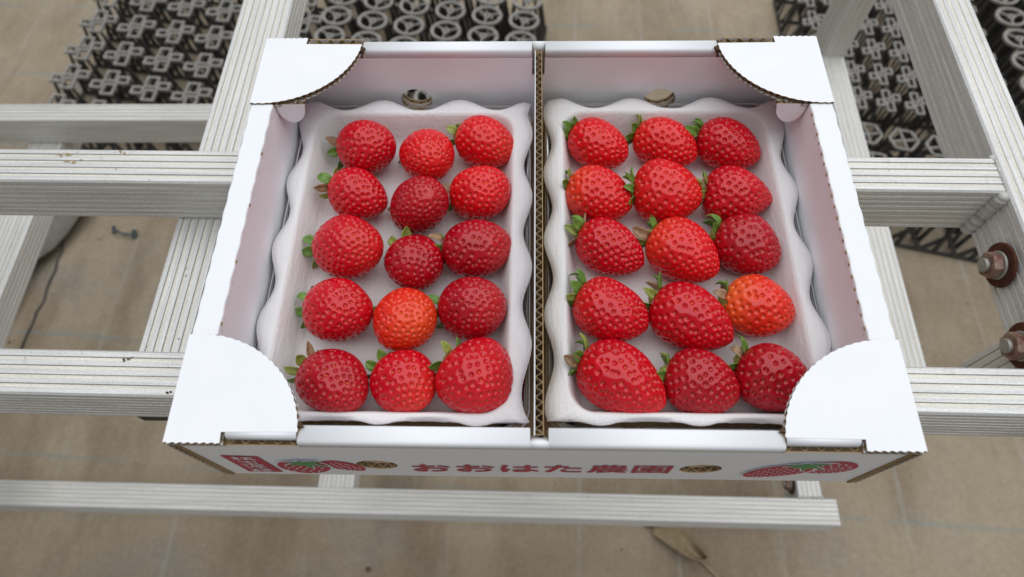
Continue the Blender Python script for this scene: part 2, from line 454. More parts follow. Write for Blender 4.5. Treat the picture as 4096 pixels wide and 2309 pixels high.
def wave_ribbon(mb, path, nrm, w0, w1, per, depth, f, m, amp=0.42, th=0.00020):
    """fluting seen at a cut edge: path in (u,v) with inward normals, wave between w0 and w1"""
    mid, A = (w0 + w1) / 2, (w1 - w0) * amp
    s = [0]
    for a, b in zip(path, path[1:]): s.append(s[-1] + math.dist(a, b))
    n = max(8, int(s[-1] / per * 8))
    def at(d):
        for i in range(len(s) - 1):
            if d <= s[i+1] + 1e-12:
                t = (d - s[i]) / max(s[i+1] - s[i], 1e-12)
                return tuple(path[i][k] + (path[i+1][k]-path[i][k])*t for k in (0, 1)), tuple(nrm[i][k] + (nrm[i+1][k]-nrm[i][k])*t for k in (0, 1))
        return path[-1], nrm[-1]
    vs = []
    for i in range(n + 1):
        d = s[-1] * i / n; p, q = at(d); z = mid + A * math.sin(2*math.pi*d/per)
        for dz in (-th, th):
            for e in (0.0, depth):
                vs.append(f(p[0] + q[0]*e, p[1] + q[1]*e, z + dz))
    fs = []
    for i in range(n):
        a, b = 4*i, 4*i+4
        fs += [(a, b, b+1, a+1), (a+2, a+3, b+3, b+2), (a, a+2, b+2, b)]
    mb.add(vs, fs, m)
def corr_sheet(name, poly, w0, w1, f, parent, mtop, mbot, per=0.0052, lin=0.00042, inset=0.0022, lin2=None):
    lin2 = lin if lin2 is None else lin2
    """corrugated board with real liners and fluting that shows at its cut edge"""
    mb = MB(); n = len(poly)
    area = sum(poly[i][0]*poly[(i+1) % n][1] - poly[(i+1) % n][0]*poly[i][1] for i in range(n))
    if area < 0: poly = poly[::-1]
    inn, nr = [], []
    for i in range(n):
        a, b, c = poly[i-1], poly[i], poly[(i+1) % n]
        d1 = Vector((b[0]-a[0], b[1]-a[1])).normalized(); d2 = Vector((c[0]-b[0], c[1]-b[1])).normalized()
        n1 = Vector((-d1.y, d1.x)); n2 = Vector((-d2.y, d2.x)); q = (n1 + n2)
        q = q.normalized() / max(0.45, q.normalized().dot(n1)) if q.length > 1e-6 else n1
        nr.append((q.x, q.y)); inn.append((b[0] + q.x*inset, b[1] + q.y*inset))
    mb.prism(poly, w1 - lin, w1, f, 0, 2); mb.prism(poly, w0, w0 + lin2, f, 1, 2 if lin2 == lin else 1)
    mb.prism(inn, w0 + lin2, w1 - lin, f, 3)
    wave_ribbon(mb, poly + [poly[0]], nr + [nr[0]], w0 + lin2, w1 - lin, per, inset, f, 4)
    o = mb.build(name, [mtop, mbot, KRAFT, CORE, RIBBON], parent); fix_normals(o); return o
def zigzag(a, b, per=0.0031, amp=0.00028):
    """points of a factory-cut toothed edge between a and b (b excluded)"""
    L = math.dist(a, b); n = max(2, int(L / per * 4)); nx, ny = -(b[1]-a[1])/L, (b[0]-a[0])/L
    return [(a[0] + (b[0]-a[0])*i/n + nx*amp*math.sin(2*math.pi*i/4), a[1] + (b[1]-a[1])*i/n + ny*amp*math.sin(2*math.pi*i/4)) for i in range(n)]

mb = MB(); mb.box((-0.1455, -0.1075, 0), (0.1455, 0.1075, 0.003)); mb.build('bottom', [KRAFT], box)
ZW = 0.0560
for sgn, nm in ((-1, 'front_wall'), (1, 'back_wall')):
    fo = lambda u, v, w_, s=sgn: (u, s * w_, v)
    us = [-0.1458, -0.0835, -0.0605, 0.0605, 0.0835, 0.1458]
    hz = 0.0235
    hol = {(1, 1): (-0.072, hz, 0.0092, 0.0088), (3, 1): (0.072, hz, 0.0092, 0.0088)}
    panel(nm, us, [0.0, hz - 0.0115, hz + 0.0115, ZW], set(), hol, HY - T, HY, fo, [CARD, KRAFT, FLUTE], box, True)
    us = [-0.1386, -0.0835, -0.0605, -0.0034, 0.0036, 0.0605, 0.0835, 0.1386]
    zs = [0.0032, hz - 0.0115, hz + 0.0115, 0.0435, ZW]
    hol = {(1, 1): (-0.072, hz, 0.0092, 0.0088), (5, 1): (0.072, hz, 0.0092, 0.0088)}
    panel(nm.replace('wall', 'inner_wall'), us, zs, {(3, 3)}, hol, 0.1035, 0.1035 + T, fo, [CARD, KRAFT, FLUTE], box, True)
    for hx in (-0.072, 0.072):
        K = 40; vs = []
        for yy in (0.1062, 0.1088):
            vs += [(hx + 0.0101*math.cos(2*math.pi*k/K), sgn*yy, hz + 0.0097*math.sin(2*math.pi*k/K)) for k in range(K)]
        mk('hole_sleeve', vs, [(k, (k+1) % K, K + (k+1) % K, K + k) for k in range(K)], KRAFT, box, True)
    # rolled-over rim between the corner flaps (with the slot for the divider)
    prof = [(HY, ZW + 0.0002), (HY, 0.0594), (HY - 0.0003, 0.0604), (HY - 0.0010, 0.0611), (HY - 0.0020, 0.0612), (0.1035 + 0.0014, 0.0612),
            (0.1035 + 0.0007, 0.0610), (0.1035 + 0.0002, 0.0605), (0.1035, 0.0596), (0.1035, ZW + 0.0002)]
    for k, (xa, xb) in enumerate(((-0.0967, -0.0036), (-0.0036, 0.0038), (0.0038, 0.0967))):
        pr = prof if k != 1 else [p if p[0] > 0.1062 else None for p in prof]
        if k == 1: pr = [p for p in prof if p[0] > 0.1055] + [(0.1060, ZW + 0.0002)]
        n = len(pr); mbr = MB()
        vs = [(xa, sgn * y, z) for y, z in pr] + [(xb, sgn * y, z) for y, z in pr]
        fs = [(i, (i+1) % n, n + (i+1) % n, n + i) for i in range(n)] + [tuple(range(n))[::-1], tuple(range(n, 2*n))]
        o = mk('rim', vs, fs, [CARD, KRAFT], box, False, [0]*n + [1 if k != 1 else 0, 1 if k != 1 else 0]); fix_normals(o)
        for p in o.data.polygons: p.use_smooth = len(p.vertices) == 4
    # raw fluted top edge of the wall where the corner flap is cut out
    for xa, xb in ((-0.1262, -0.0962), (0.0970, 0.1270)):
        z0, z1 = ZW + 0.0002, (0.0584 if sgn < 0 else 0.0622)
        fw = lambda u, v, w_, s=sgn: (u, s * w_, v)
        corr_sheet('cut_wall_edge', [(xa, z0), (xb, z0), (xb, z1), (xa, z1)], HY - 0.0040, HY + 0.0002, fw, box, CARD, KRAFT, per=0.0066, inset=0.0018)

for sgn, nm in ((-1, 'left_side_wall'), (1, 'right_side_wall')):
    fs_ = lambda u, v, w_, s=sgn: (s * w_, u, v)
    poly = [(-0.1122, 0.0), (0.1122, 0.0), (0.1122, 0.0588), (-0.1122, 0.0588)]
    corr_sheet(nm, poly, 0.1460, HX, fs_, box, CARD, KRAFT, per=0.0042)
    panel(nm.replace('side_wall', 'inner_wall'), [-0.1032, 0.1032], [0.0032, ZW + 0.002], set(), {}, 0.1388, 0.1388 + T, fs_, [CARD, KRAFT], box)
    prof = [(HX + 0.0002, 0.0589), (HX + 0.0002, 0.0608), (HX - 0.0002, 0.0614), (HX - 0.0008, 0.0616), (0.1388 + 0.0006, 0.0616), (0.1388 + 0.0001, 0.0614), (0.1388 - 0.0002, 0.0609), (0.1388 - 0.0002, 0.0582), (0.1425, 0.0582), (0.1430, 0.0589)]
    n = len(prof); ny = 40; vs = []
    for j in range(ny + 1):
        y = -0.0648 + 0.1298 * j / ny
        vs += [(sgn * (x + 0.00025 * math.sin(j * 1.7)), y, z) for x, z in prof]
    fs = [(j*n+i, j*n+(i+1) % n, (j+1)*n+(i+1) % n, (j+1)*n+i) for j in range(ny) for i in range(n)] + [tuple(range(n))[::-1], tuple(range(ny*n, ny*n+n))]
    o = mk('rim', vs, fs, [CARD], box); fix_normals(o)
    # perforated fold line along the inner edge
    mbp = MB()
    rng = range(20) if sgn > 0 else range(0, 20, 5)
    for k in rng:
        y = -0.060 + 0.0062 * k
        mbp.box((sgn * 0.1385 - 0.00018, y, 0.0602), (sgn * 0.1385 + 0.00018, y + 0.0015, 0.0612), 0)
    o = mbp.build('perforation', [KRAFT], box); tag(o, kind='stuff')

# quarter-round corner flaps lying on top of the walls
for sx in (-1, 1):
    for sy in (-1, 1):
        poly = zigzag((0.150, 0.1119), (0.1270, 0.1119)) + [(0.1270, 0.1119), (0.1272, 0.1095), (0.1274, 0.1074)]
        poly += [(0.0966, 0.1070)]
        for k in range(0, 61):
            a = R(5 + 83 * k / 60); z = 0.0002 * math.sin(k * math.pi * 0.62)
            poly.append((0.1466 - (0.0502 + z) * math.cos(a), 0.1112 - (0.0463 + z) * math.sin(a)))
        poly += zigzag((0.1449, 0.0649), (0.1503, 0.0651)) + [(0.1503, 0.0651)]
        fl = lambda u, v, w_, a=sx, b_=sy: (a * u, b_ * v, w_)
        corr_sheet('corner_flap', poly, 0.05905, 0.06265, fl, box, CARD, CARD, per=0.0034)
        if sy > 0: continue
        # bent-down fold of the flap beside the cut-out
        prof = [(0.1070, 0.06260), (0.1082, 0.06235), (0.1091, 0.0616), (0.1095, 0.0604), (0.1096, 0.0585), (0.1078, 0.0585), (0.1074, 0.0600)]
        n = len(prof)
        vs = [(sx * x, sy * y, z) for x in (0.0970, 0.1258) for y, z in prof]
        fs = [(i, (i+1) % n, n + (i+1) % n, n + i) for i in range(n)] + [tuple(range(n))[::-1], tuple(range(n, 2*n))]
        o = mk('flap_fold', vs, fs, [CARD, KRAFT], box, False, [0]*n + [1, 1]); fix_normals(o)
        for p in o.data.polygons: p.use_smooth = len(p.vertices) == 4
    # rounded locking tongue hanging inside the back corner
    poly = [(0.1384, 0.0600), (0.1381, 0.0545), (0.1368, 0.0508), (0.1345, 0.0483), (0.1318, 0.0474), (0.1290, 0.0482), (0.1262, 0.0505), (0.1240, 0.0538), (0.1224, 0.0600)]
    ft = lambda u, v, w_, a=sx: (a * u, w_ - (0.0600 - v) * 0.10, v)
    corr_sheet('locking_tongue', poly, 0.0665, 0.0698, ft, box, CARD, CARD, per=0.0034, inset=0.0014)

# divider: white liner on the left, bare kraft on the right
fd = lambda u, v, w_: (w_, u, v)
dpoly = [(-0.1062, 0.0440), (-0.1030, 0.0435), (-0.1030, 0.0036), (0.1030, 0.0036), (0.1030, 0.0440), (0.1066, 0.0440), (0.1066, 0.0585)]
dpoly += [(0.1066 - 0.2128 * i / 60, 0.0585 + 0.00018 * math.sin(i * 2.1) + 0.00012 * math.sin(i * 5.3)) for i in range(1, 61)]
corr_sheet('divider', dpoly, -0.0019, 0.0020, fd, box, KRAFT, CARD, per=0.0044, inset=0.0060, lin2=0.00036)

# --- print on the front
def flat(name, poly, mat, off, parent=box):
    y = -(HY + off)
    n = len(poly)
    o = mk(name, [(x, y, z) for x, z in poly], [tuple(range(n))], mat, parent)
    bm = bmesh.new(); bm.from_mesh(o.data); bmesh.ops.triangulate(bm, faces=bm.faces); bm.to_mesh(o.data); bm.free()
    return o
def strokes(name, items, mat, off, parent=box):
    """items: polylines with a pen width"""
    mb = MB(); y = -(HY + off)
    for i, (pl, wd) in enumerate(items):
        for a, b in zip(pl, pl[1:]):
            d = Vector((b[0]-a[0], b[1]-a[1])); d.normalize(); nx, nz = -d.y*wd/2, d.x*wd/2
            yy = y - 0.00002 * (i % 7)
            mb.add([(a[0]+nx, yy, a[1]+nz), (b[0]+nx, yy, b[1]+nz), (b[0]-nx, yy, b[1]-nz), (a[0]-nx, yy, a[1]-nz)], [(0, 1, 2, 3)])
    return mb.build(name, mat, parent)
flat('printed_banner', [(-0.1366, 0.0400), (-0.1366, 0.0062), (-0.1203, 0.0060), (-0.1208, 0.0383)], PRINT_RED, 0.00030)
gl = []
def G(cx, cz, w_, h_, segs):
    for pl in segs: gl.append(([(cx + (u - 0.5) * w_, cz + (v - 0.5) * h_) for u, v in pl], 0.00075))
# four upright characters in the white-on-red banner
G(-0.1286, 0.0352, 0.0098, 0.0070, [[(0.05,0.75),(0.4,0.75)], [(0.22,1),(0.22,0)], [(0.22,0.6),(0.02,0.25)], [(0.22,0.6),(0.42,0.3)], [(0.5,0.85),(1,0.85)], [(0.75,1),(0.75,0.6)], [(0.5,0.55),(1,0.55)], [(0.55,0.3),(0.95,0.3)], [(0.6,0.55),(0.55,0)], [(0.9,0.55),(0.98,0)]])
G(-0.1286, 0.0268, 0.0100, 0.0066, [[(0.08,0.95),(0.92,0.95)], [(0.15,0.5),(0.85,0.5)], [(0.0,0.05),(1,0.05)], [(0.5,0.95),(0.5,0.05)], [(0.7,0.4),(0.8,0.2)]])
G(-0.1286, 0.0188, 0.0098, 0.0066, [[(0.05,0.95),(0.2,0.75)], [(0.0,0.6),(0.15,0.45)], [(0.02,0.0),(0.25,0.3)], [(0.4,0.95),(0.95,0.95)], [(0.4,0.95),(0.35,0.4)], [(0.5,0.7),(0.9,0.7)], [(0.4,0.45),(0.98,0.45)], [(0.65,0.45),(0.65,0.0)], [(0.4,0.05),(0.95,0.05)]])
G(-0.1286, 0.0106, 0.0100, 0.0068, [[(0.05,0.8),(0.38,0.9)], [(0.0,0.6),(0.42,0.6)], [(0.22,0.9),(0.22,0)], [(0.22,0.55),(0.0,0.2)], [(0.22,0.55),(0.42,0.25)], [(0.5,0.9),(1,0.9)], [(0.55,0.7),(0.95,0.7)], [(0.5,0.5),(1,0.5)], [(0.75,1),(0.75,0.4)], [(0.5,0.28),(0.58,0.05)], [(0.68,0.25),(0.78,0.02),(0.92,0.1)]])
strokes('printed_banner_characters', gl, CARD, 0.00050)

def emblem(berries, leaves, k):
    for i, (poly_c, tip, wd, seeds) in enumerate(berries):
        pass
def blob(cx, cz, tx, tz, L, W, pw=0.62):
    """strawberry outline: shoulder at (cx,cz), tip towards (tx,tz)"""
    d = Vector((tx - cx, tz - cz)); d.normalize(); n = Vector((-d.y, d.x)); out = []
    K = 24
    for s in (1, -1):
        rng = range(K + 1) if s == 1 else range(K - 1, 0, -1)
        for i in rng:
            t = (1 - math.cos(math.pi * i / K)) / 2
            a, b_ = 0.42, pw; m = (a/(a+b_))**a * (b_/(a+b_))**b_
            r = (t**a * (1-t)**b_) / m * W / 2
            p = Vector((cx, cz)) + d * L * t + n * r * s; out.append((p.x, p.y))
    return out
def dots(name, cx, cz, tx, tz, L, W, pw, off, seed):
    rnd = random.Random(seed); d = Vector((tx - cx, tz - cz)); d.normalize(); n = Vector((-d.y, d.x)); it = []
    for i in range(1, 9):
        t = 0.10 + 0.85 * i / 9
        a, b_ = 0.42, pw; m = (a/(a+b_))**a * (b_/(a+b_))**b_
        r = (t**a * (1-t)**b_) / m * W / 2 * 0.82
        k = max(1, int(r * 2 / 0.0031))
        for j in range(k):
            q = -r + 2*r*(j + 0.5 + 0.25 * ((i % 2) - 0.5)) / k
            p = Vector((cx, cz)) + d * (L * t) + n * q
            it.append(([(p.x - d.x*0.0006, p.y - d.y*0.0006), (p.x + d.x*0.0006, p.y + d.y*0.0006)], 0.00085))
    strokes(name, it, CARD, off)
# left pair
flat('printed_strawberry', blob(-0.0865+(-0.0085), 0.0300, -0.0805, 0.0115, 0.0235, 0.0155, 0.6), PRINT_RED, 0.00030)
dots('printed_seeds', -0.095, 0.0300, -0.0805, 0.0115, 0.0235, 0.0155, 0.6, 0.00048, 1)
flat('printed_outline', blob(-0.1028, 0.0335, -0.1100, 0.0040, 0.0292, 0.0254, 0.55), CARD, 0.00060)
flat('printed_strawberry', blob(-0.1030, 0.0322, -0.1095, 0.0052, 0.0265, 0.0234, 0.55), PRINT_RED, 0.00075)
dots('printed_seeds', -0.1030, 0.0322, -0.1095, 0.0052, 0.0265, 0.0234, 0.55, 0.00092, 2)
LF = lambda x0, z0, s, pts: [(x0 + s * u, z0 + v) for u, v in pts]
lf = [(-0.0090, 0.0035), (-0.0045, 0.0042), (-0.0020, 0.0068), (-0.0008, 0.0050), (0.0030, 0.0062), (0.0085, 0.0064), (0.0050, 0.0030), (0.0030, 0.0015), (0.0085, -0.0050), (0.0045, -0.0030), (0.0020, -0.0020), (0.0005, -0.0082), (-0.0022, -0.0022), (-0.0058, -0.0020), (-0.0090, -0.0008), (-0.0052, 0.0012)]
flat('printed_leaf_outline', LF(-0.1023, 0.0280, 1, [(u * 1.16, v * 1.22) for u, v in lf]), CARD, 0.00105)
flat('printed_leaf', LF(-0.1023, 0.0280, 1, lf), PRINT_GREEN, 0.00122)
# right pair
flat('printed_strawberry', blob(0.1170, 0.0385, 0.1330, 0.0230, 0.0235, 0.0235, 0.50), PRINT_RED, 0.00030)
dots('printed_seeds', 0.1170, 0.0385, 0.1330, 0.0230, 0.0235, 0.0235, 0.50, 0.00048, 3)
flat('printed_outline', blob(0.1172, 0.0355, 0.0940, 0.0115, 0.0338, 0.0228, 0.60), CARD, 0.00060)
flat('printed_strawberry', blob(0.1160, 0.0345, 0.0945, 0.0125, 0.0312, 0.0208, 0.60), PRINT_RED, 0.00075)
dots('printed_seeds', 0.1160, 0.0345, 0.0945, 0.0125, 0.0312, 0.0208, 0.60, 0.00092, 4)
flat('printed_leaf_outline', LF(0.1140, 0.0362, 1, [(u * 1.16, v * 1.22) for u, v in lf]), CARD, 0.00105)
flat('printed_leaf', LF(0.1140, 0.0362, 1, lf), PRINT_GREEN, 0.00122)
# farm name
def text(body, x0, x1, z0, z1, h, off=0.022, lay=0.0):
    cu = bpy.data.curves.new('printed_name', 'FONT'); cu.body = body; cu.size = 1.0; cu.offset = off; cu.resolution_u = 3
    to = bpy.data.objects.new('tmp', cu); COL.objects.link(to)
    bpy.context.view_layer.update()
    dg = bpy.context.evaluated_depsgraph_get()
    me = bpy.data.meshes.new_from_object(to.evaluated_get(dg)); bpy.data.objects.remove(to)
    v = np.empty(len(me.vertices) * 3); me.vertices.foreach_get('co', v); v = v.reshape(-1, 3)
    lo_, hi = v.min(0), v.max(0)
    u = (v[:, 0] - lo_[0]) / (hi[0] - lo_[0]); t = (v[:, 1] - lo_[1]) / (hi[1] - lo_[1])
    v[:, 0] = x0 + (x1 - x0) * u; v[:, 2] = z0 + (z1 - z0) * u + h * t; v[:, 1] = -(HY + 0.00035 + lay)
    me.vertices.foreach_set('co', v.ravel()); me.materials.clear(); me.materials.append(PRINT_RED); me.update()
    o = bpy.data.objects.new('printed_farm_name', me); link(o, box); return o
text('おおはた', -0.0570, 0.0200, 0.0112, 0.0138, 0.0150)
text('農園', 0.0222, 0.0586, 0.0138, 0.0150, 0.0158, 0.006)
text('農園', 0.0228, 0.0592, 0.0138, 0.0150, 0.0158, 0.006, 0.00006)

# ------------------------------------------------------------------ foam trays in clear plastic trays
TR = {'L': (-0.0702, 0.0, 0.0664, 0.0960), 'R': (0.0708, 0.0012, 0.0668, 0.0962)}
def rrect(a, b, r, n):
    """n points round a rounded rectangle, starting on +x side; returns point and outward normal"""
    segs = [('l', (a, -(b-r)), (a, b-r), (1, 0)), ('a', (a-r, b-r), 0), ('l', (a-r, b), (-(a-r), b), (0, 1)), ('a', (-(a-r), b-r), 90),
            ('l', (-a, b-r), (-a, -(b-r)), (-1, 0)), ('a', (-(a-r), -(b-r)), 180), ('l', (-(a-r), -b), (a-r, -b), (0, -1)), ('a', (a-r, -(b-r)), 270)]
    lens = [math.dist(s[1], s[2]) if s[0] == 'l' else r*math.pi/2 for s in segs]; tot = sum(lens); out = []
    for i in range(n):
        d = tot * i / n; k = 0
        while d > lens[k] and k < 7: d -= lens[k]; k += 1
        s = segs[k]
        if s[0] == 'l':
            t = d / lens[k]; out.append((s[1][0] + (s[2][0]-s[1][0])*t, s[1][1] + (s[2][1]-s[1][1])*t, *s[3]))
        else:
            a_ = R(s[2]) + (d / r if r > 1e-6 else 0); out.append((s[1][0] + r*math.cos(a_), s[1][1] + r*math.sin(a_), math.cos(a_), math.sin(a_)))
    return out
FLOOR = 0.0110
def foam_tray(key, label):
    cx, cy, a, b = TR[key]; n = 336
    rnd = random.Random(ord(key)); ph = rnd.uniform(-0.2, 0.2)
    base = rrect(a - 0.0085, b - 0.0085, 0.014, n)
    rings = []
    # flange edge: scalloped, square-cornered; local displacement along the side
    def wav(x, y):
        # one wave function per side, evaluated on the coordinate that runs along that side
        ax, ay = abs(x) / a, abs(y) / b
        return ax, ay
    edge = []
    FW = 0.0085; RC = 0.014
    for x, y, nx, ny in base:
        if min(abs(nx), abs(ny)) > 1e-6:      # corner arc: run out to a square corner
            m = max(abs(nx), abs(ny)); k = (RC + FW) / m
            ex = math.copysign(a - FW - RC, x) + nx * k; ey = math.copysign(b - FW - RC, y) + ny * k
        else: ex, ey = x + nx * FW, y + ny * FW
        wv = 0.0
        if abs(ex) > a - 1e-4:
            f_ = min(1, (b - abs(ey)) / 0.012); f_ = f_*f_*(3-2*f_)
            wv = f_ * (0.0023 * math.cos(2*math.pi*(ey / (2*b) * 4.5 + (0.10 if ex < 0 else 0.35) + ph)) - 0.0014); ex += math.copysign(1, ex) * wv
        elif abs(ey) > b - 1e-4:
            f_ = min(1, (a - abs(ex)) / 0.012); f_ = f_*f_*(3-2*f_)
            wv = f_ * (0.0031 * math.cos(2*math.pi*(ex / (2*a) * 3.0 + (0.5 if ey > 0 else 0.1) + ph)) - 0.0014); ey += math.copysign(1, ey) * wv
        ze = 0.0290 + 0.35 * wv + 0.0005 * math.sin(ex * 70 + ey * 50)
        edge.append((ex, ey, ze))
    def off(d, z): return [(x - nx*d, y - ny*d, z) for x, y, nx, ny in base]
    crest = [(x, y, 0.0312) for x, y, nx, ny in base]
    m1 = [((e[0]*0.5 + c[0]*0.5), (e[1]*0.5 + c[1]*0.5), 0.0305 + 0.25*(e[2]-0.0292)) for e, c in zip(edge, crest)]
    under = [(e[0]*0.999, e[1]*0.999, e[2]-0.0020) for e in edge]
    under2 = [(x, y, 0.0285) for x, y, nx, ny in base]
    und3 = off(0.0065, 0.0095)
    rings = [[(x*0.5, y*0.5, 0.0090) for x, y, nx, ny in base], off(0.0105, 0.0090), und3, off(0.0020, 0.0240), under2, under, edge, m1, crest, off(0.0012, 0.0308), off(0.0022, 0.0292), off(0.0042, 0.0230), off(0.0062, 0.0165), off(0.0078, 0.0130), off(0.0105, 0.0113), off(0.0128, FLOOR - 0.0002), [(x*0.5, y*0.5, FLOOR - 0.0002) for x, y, nx, ny in base]]
    def front(p):
        # the front wall stands steeper and its flange is narrow and hangs lower
        x, y, z = p; t = max(0.0, min(1.0, (-y/b - 0.55) / 0.36)); t = t*t*(3-2*t)
        inner = max(0.0, min(1.0, (b - abs(y)) / 0.0085))
        return (x, y - 0.0034*t*inner + 0.0028*t*(1-inner), z + t*(0.0006 if inner < 0.3 else -0.0008))
    vs = [front(p) for r_ in rings for p in r_]
    fs = [(j*n+i, j*n+(i+1) % n, (j+1)*n+(i+1) % n, (j+1)*n+i) for j in range(len(rings)-1) for i in range(n)]
    fs += [tuple(range(n))[::-1], tuple(range((len(rings)-1)*n, len(rings)*n))]
    o = mk('foam_tray', vs, fs, FOAM, None, True); o.location = (cx, cy, 0.0006)
    fix_normals(o)
    tag(o, label, 'tray', 'white foam trays'); return o
foam_tray('L', 'white foam tray with scalloped edge in the left half of the box')
foam_tray('R', 'white foam tray with scalloped edge in the right half of the box')
def clear_tray(key, label):
    cx, cy, a, b = TR[key]; n = 120
    rings = []
    for da, z in ((-0.012, 0.0042), (-0.0095, 0.0042), (-0.0070, 0.0060), (-0.0050, 0.0150), (-0.0044, 0.0151), (-0.0036, 0.0235), (-0.0030, 0.0236), (-0.0026, 0.0262), (-0.0006, 0.0265), (0.0000, 0.0258), (0.0001, 0.0235)):
        rings.append([(p[0], p[1], z) for p in rrect(a + da, b + da + 0.0015, 0.011, n)])
    vs = [p for r_ in rings for p in r_]
    fs = [(j*n+i, j*n+(i+1) % n, (j+1)*n+(i+1) % n, (j+1)*n+i) for j in range(len(rings)-1) for i in range(n)] + [tuple(range(n))[::-1]]
    o = mk('plastic_tray', vs, fs, CLEAR, None, True); o.location = (cx, cy, 0.0)
    tag(o, label, 'tray', 'clear plastic trays'); return o
clear_tray('L', 'clear plastic tray under the left white foam tray')
clear_tray('R', 'clear plastic tray under the right white foam tray')

# ------------------------------------------------------------------ strawberries
# id, x, y, z of the middle, length, width, profile exponents, yaw, tip elevation (deg), tone, sepal count, paleness (shoulder, tip)
BER = [
('L11', -0.0967, 0.0657, 0.0267, 0.0357, 0.0311, 0.46, 0.54, -11.8, 22, 'r', 5, 0.0, 0.0),
('L12', -0.0622, 0.0579, 0.0278, 0.0395, 0.0304, 0.48, 0.50, -56.6, 38, 'b', 4, 0.2, 0.1),
('L13', -0.0292, 0.0693, 0.0253, 0.0366, 0.0294, 0.44, 0.59, -21.5, 6, 'b', 3, 0.1, 0.3),
('L21', -0.0977, 0.0335, 0.0250, 0.0351, 0.0290, 0.44, 0.59, -24.0, 4, 'r', 5, 0.0, 0.1),
('L22', -0.0634, 0.0240, 0.0291, 0.0382, 0.0305, 0.48, 0.50, -26.0, 58, 'd', 3, 0.0, 0.3),
('L23', -0.0311, 0.0341, 0.0265, 0.0351, 0.0306, 0.47, 0.50, -13.5, 28, 'b', 3, 0.2, 0.0),
('L31', -0.0981, -0.0009, 0.0279, 0.0407, 0.0327, 0.46, 0.52, -17.0, 24, 'r', 5, 0.0, 0.4),
('L32', -0.0630, -0.0090, 0.0257, 0.0299, 0.0301, 0.46, 0.52, -55.9, 20, 'd', 4, 0.0, 0.0),
('L33', -0.0313, 0.0000, 0.0262, 0.0370, 0.0314, 0.45, 0.55, 0.3, 8, 'd', 4, 0.0, 0.7),
('L41', -0.0986, -0.0368, 0.0274, 0.0368, 0.0323, 0.46, 0.51, -19.0, 26, 'r', 5, 0.0, 0.1),
('L42', -0.0645, -0.0414, 0.0274, 0.0335, 0.0320, 0.46, 0.53, -29.8, 40, 'o', 3, 0.3, 0.3),
('L43', -0.0324, -0.0347, 0.0272, 0.0361, 0.0319, 0.47, 0.51, -6.7, 30, 'd', 4, 0.2, 0.4),
('L51', -0.0962, -0.0748, 0.0263, 0.0374, 0.0308, 0.46, 0.56, -32.1, 14, 'd', 5, 0.0, 0.3),
('L52', -0.0627, -0.0742, 0.0260, 0.0326, 0.0303, 0.46, 0.56, -39.0, 16, 'r', 4, 0.0, 0.8),
('L53', -0.0283, -0.0730, 0.0290, 0.0351, 0.0374, 0.44, 0.63, -37.2, 4, 'r', 5, 0.1, 0.3),
('R11', 0.0347, 0.0685, 0.0249, 0.0360, 0.0290, 0.43, 0.55, -32.1, 2, 'b', 6, 0.0, 0.0),
('R12', 0.0723, 0.0683, 0.0247, 0.0375, 0.0288, 0.43, 0.59, -30.9, 0, 'b', 6, 0.2, 0.0),
('R13', 0.1073, 0.0675, 0.0250, 0.0368, 0.0294, 0.43, 0.59, -25.1, 0, 'r', 6, 0.0, 0.0),
('R21', 0.0334, 0.0330, 0.0254, 0.0373, 0.0304, 0.43, 0.61, -19.7, 0, 'b', 6, 0.9, 0.0),
('R22', 0.0697, 0.0338, 0.0270, 0.0378, 0.0334, 0.44, 0.59, -4.2, 2, 'b', 6, 0.1, 0.2),
('R23', 0.1076, 0.0335, 0.0255, 0.0377, 0.0311, 0.43, 0.73, -8.6, -3, 'r', 6, 0.0, 0.2),
('R31', 0.0380, 0.0006, 0.0247, 0.0379, 0.0288, 0.43, 0.59, -29.4, 0, 'r', 7, 0.0, 0.0),
('R32', 0.0749, -0.0030, 0.0265, 0.0397, 0.0326, 0.43, 0.61, -33.5, 0, 'b', 6, 0.6, 0.0),
('R33', 0.1080, 0.0018, 0.0253, 0.0350, 0.0300, 0.44, 0.55, -28.0, 2, 'd', 6, 0.2, 0.1),
('R41', 0.0367, -0.0357, 0.0262, 0.0381, 0.0320, 0.43, 0.59, -30.2, 0, 'r', 7, 0.4, 0.1),
('R42', 0.0755, -0.0400, 0.0262, 0.0427, 0.0324, 0.43, 0.65, -32.3, -2, 'r', 6, 0.0, 0.0),
('R43', 0.1087, -0.0331, 0.0257, 0.0344, 0.0307, 0.45, 0.58, -17.0, 4, 'o', 6, 0.9, 0.0),
('R51', 0.0394, -0.0724, 0.0266, 0.0446, 0.0333, 0.42, 0.63, -28.4, -2, 'r', 7, 0.0, 0.3),
('R52', 0.0763, -0.0729, 0.0257, 0.0356, 0.0306, 0.43, 0.59, -19.2, 2, 'd', 6, 0.2, 0.3),
('R53', 0.1098, -0.0703, 0.0262, 0.0350, 0.0310, 0.44, 0.58, -36.0, 4, 'd', 6, 0.1, 0.0),
]
ROW = {'1': 'back row', '2': 'second row from the back', '3': 'middle row', '4': 'second row from the front', '5': 'front row'}
CPOS = {'1': 'left', '2': 'centre', '3': 'right'}
TONE = {'d': 'dark crimson', 'r': 'glossy red', 'b': 'bright red', 'o': 'orange-red'}
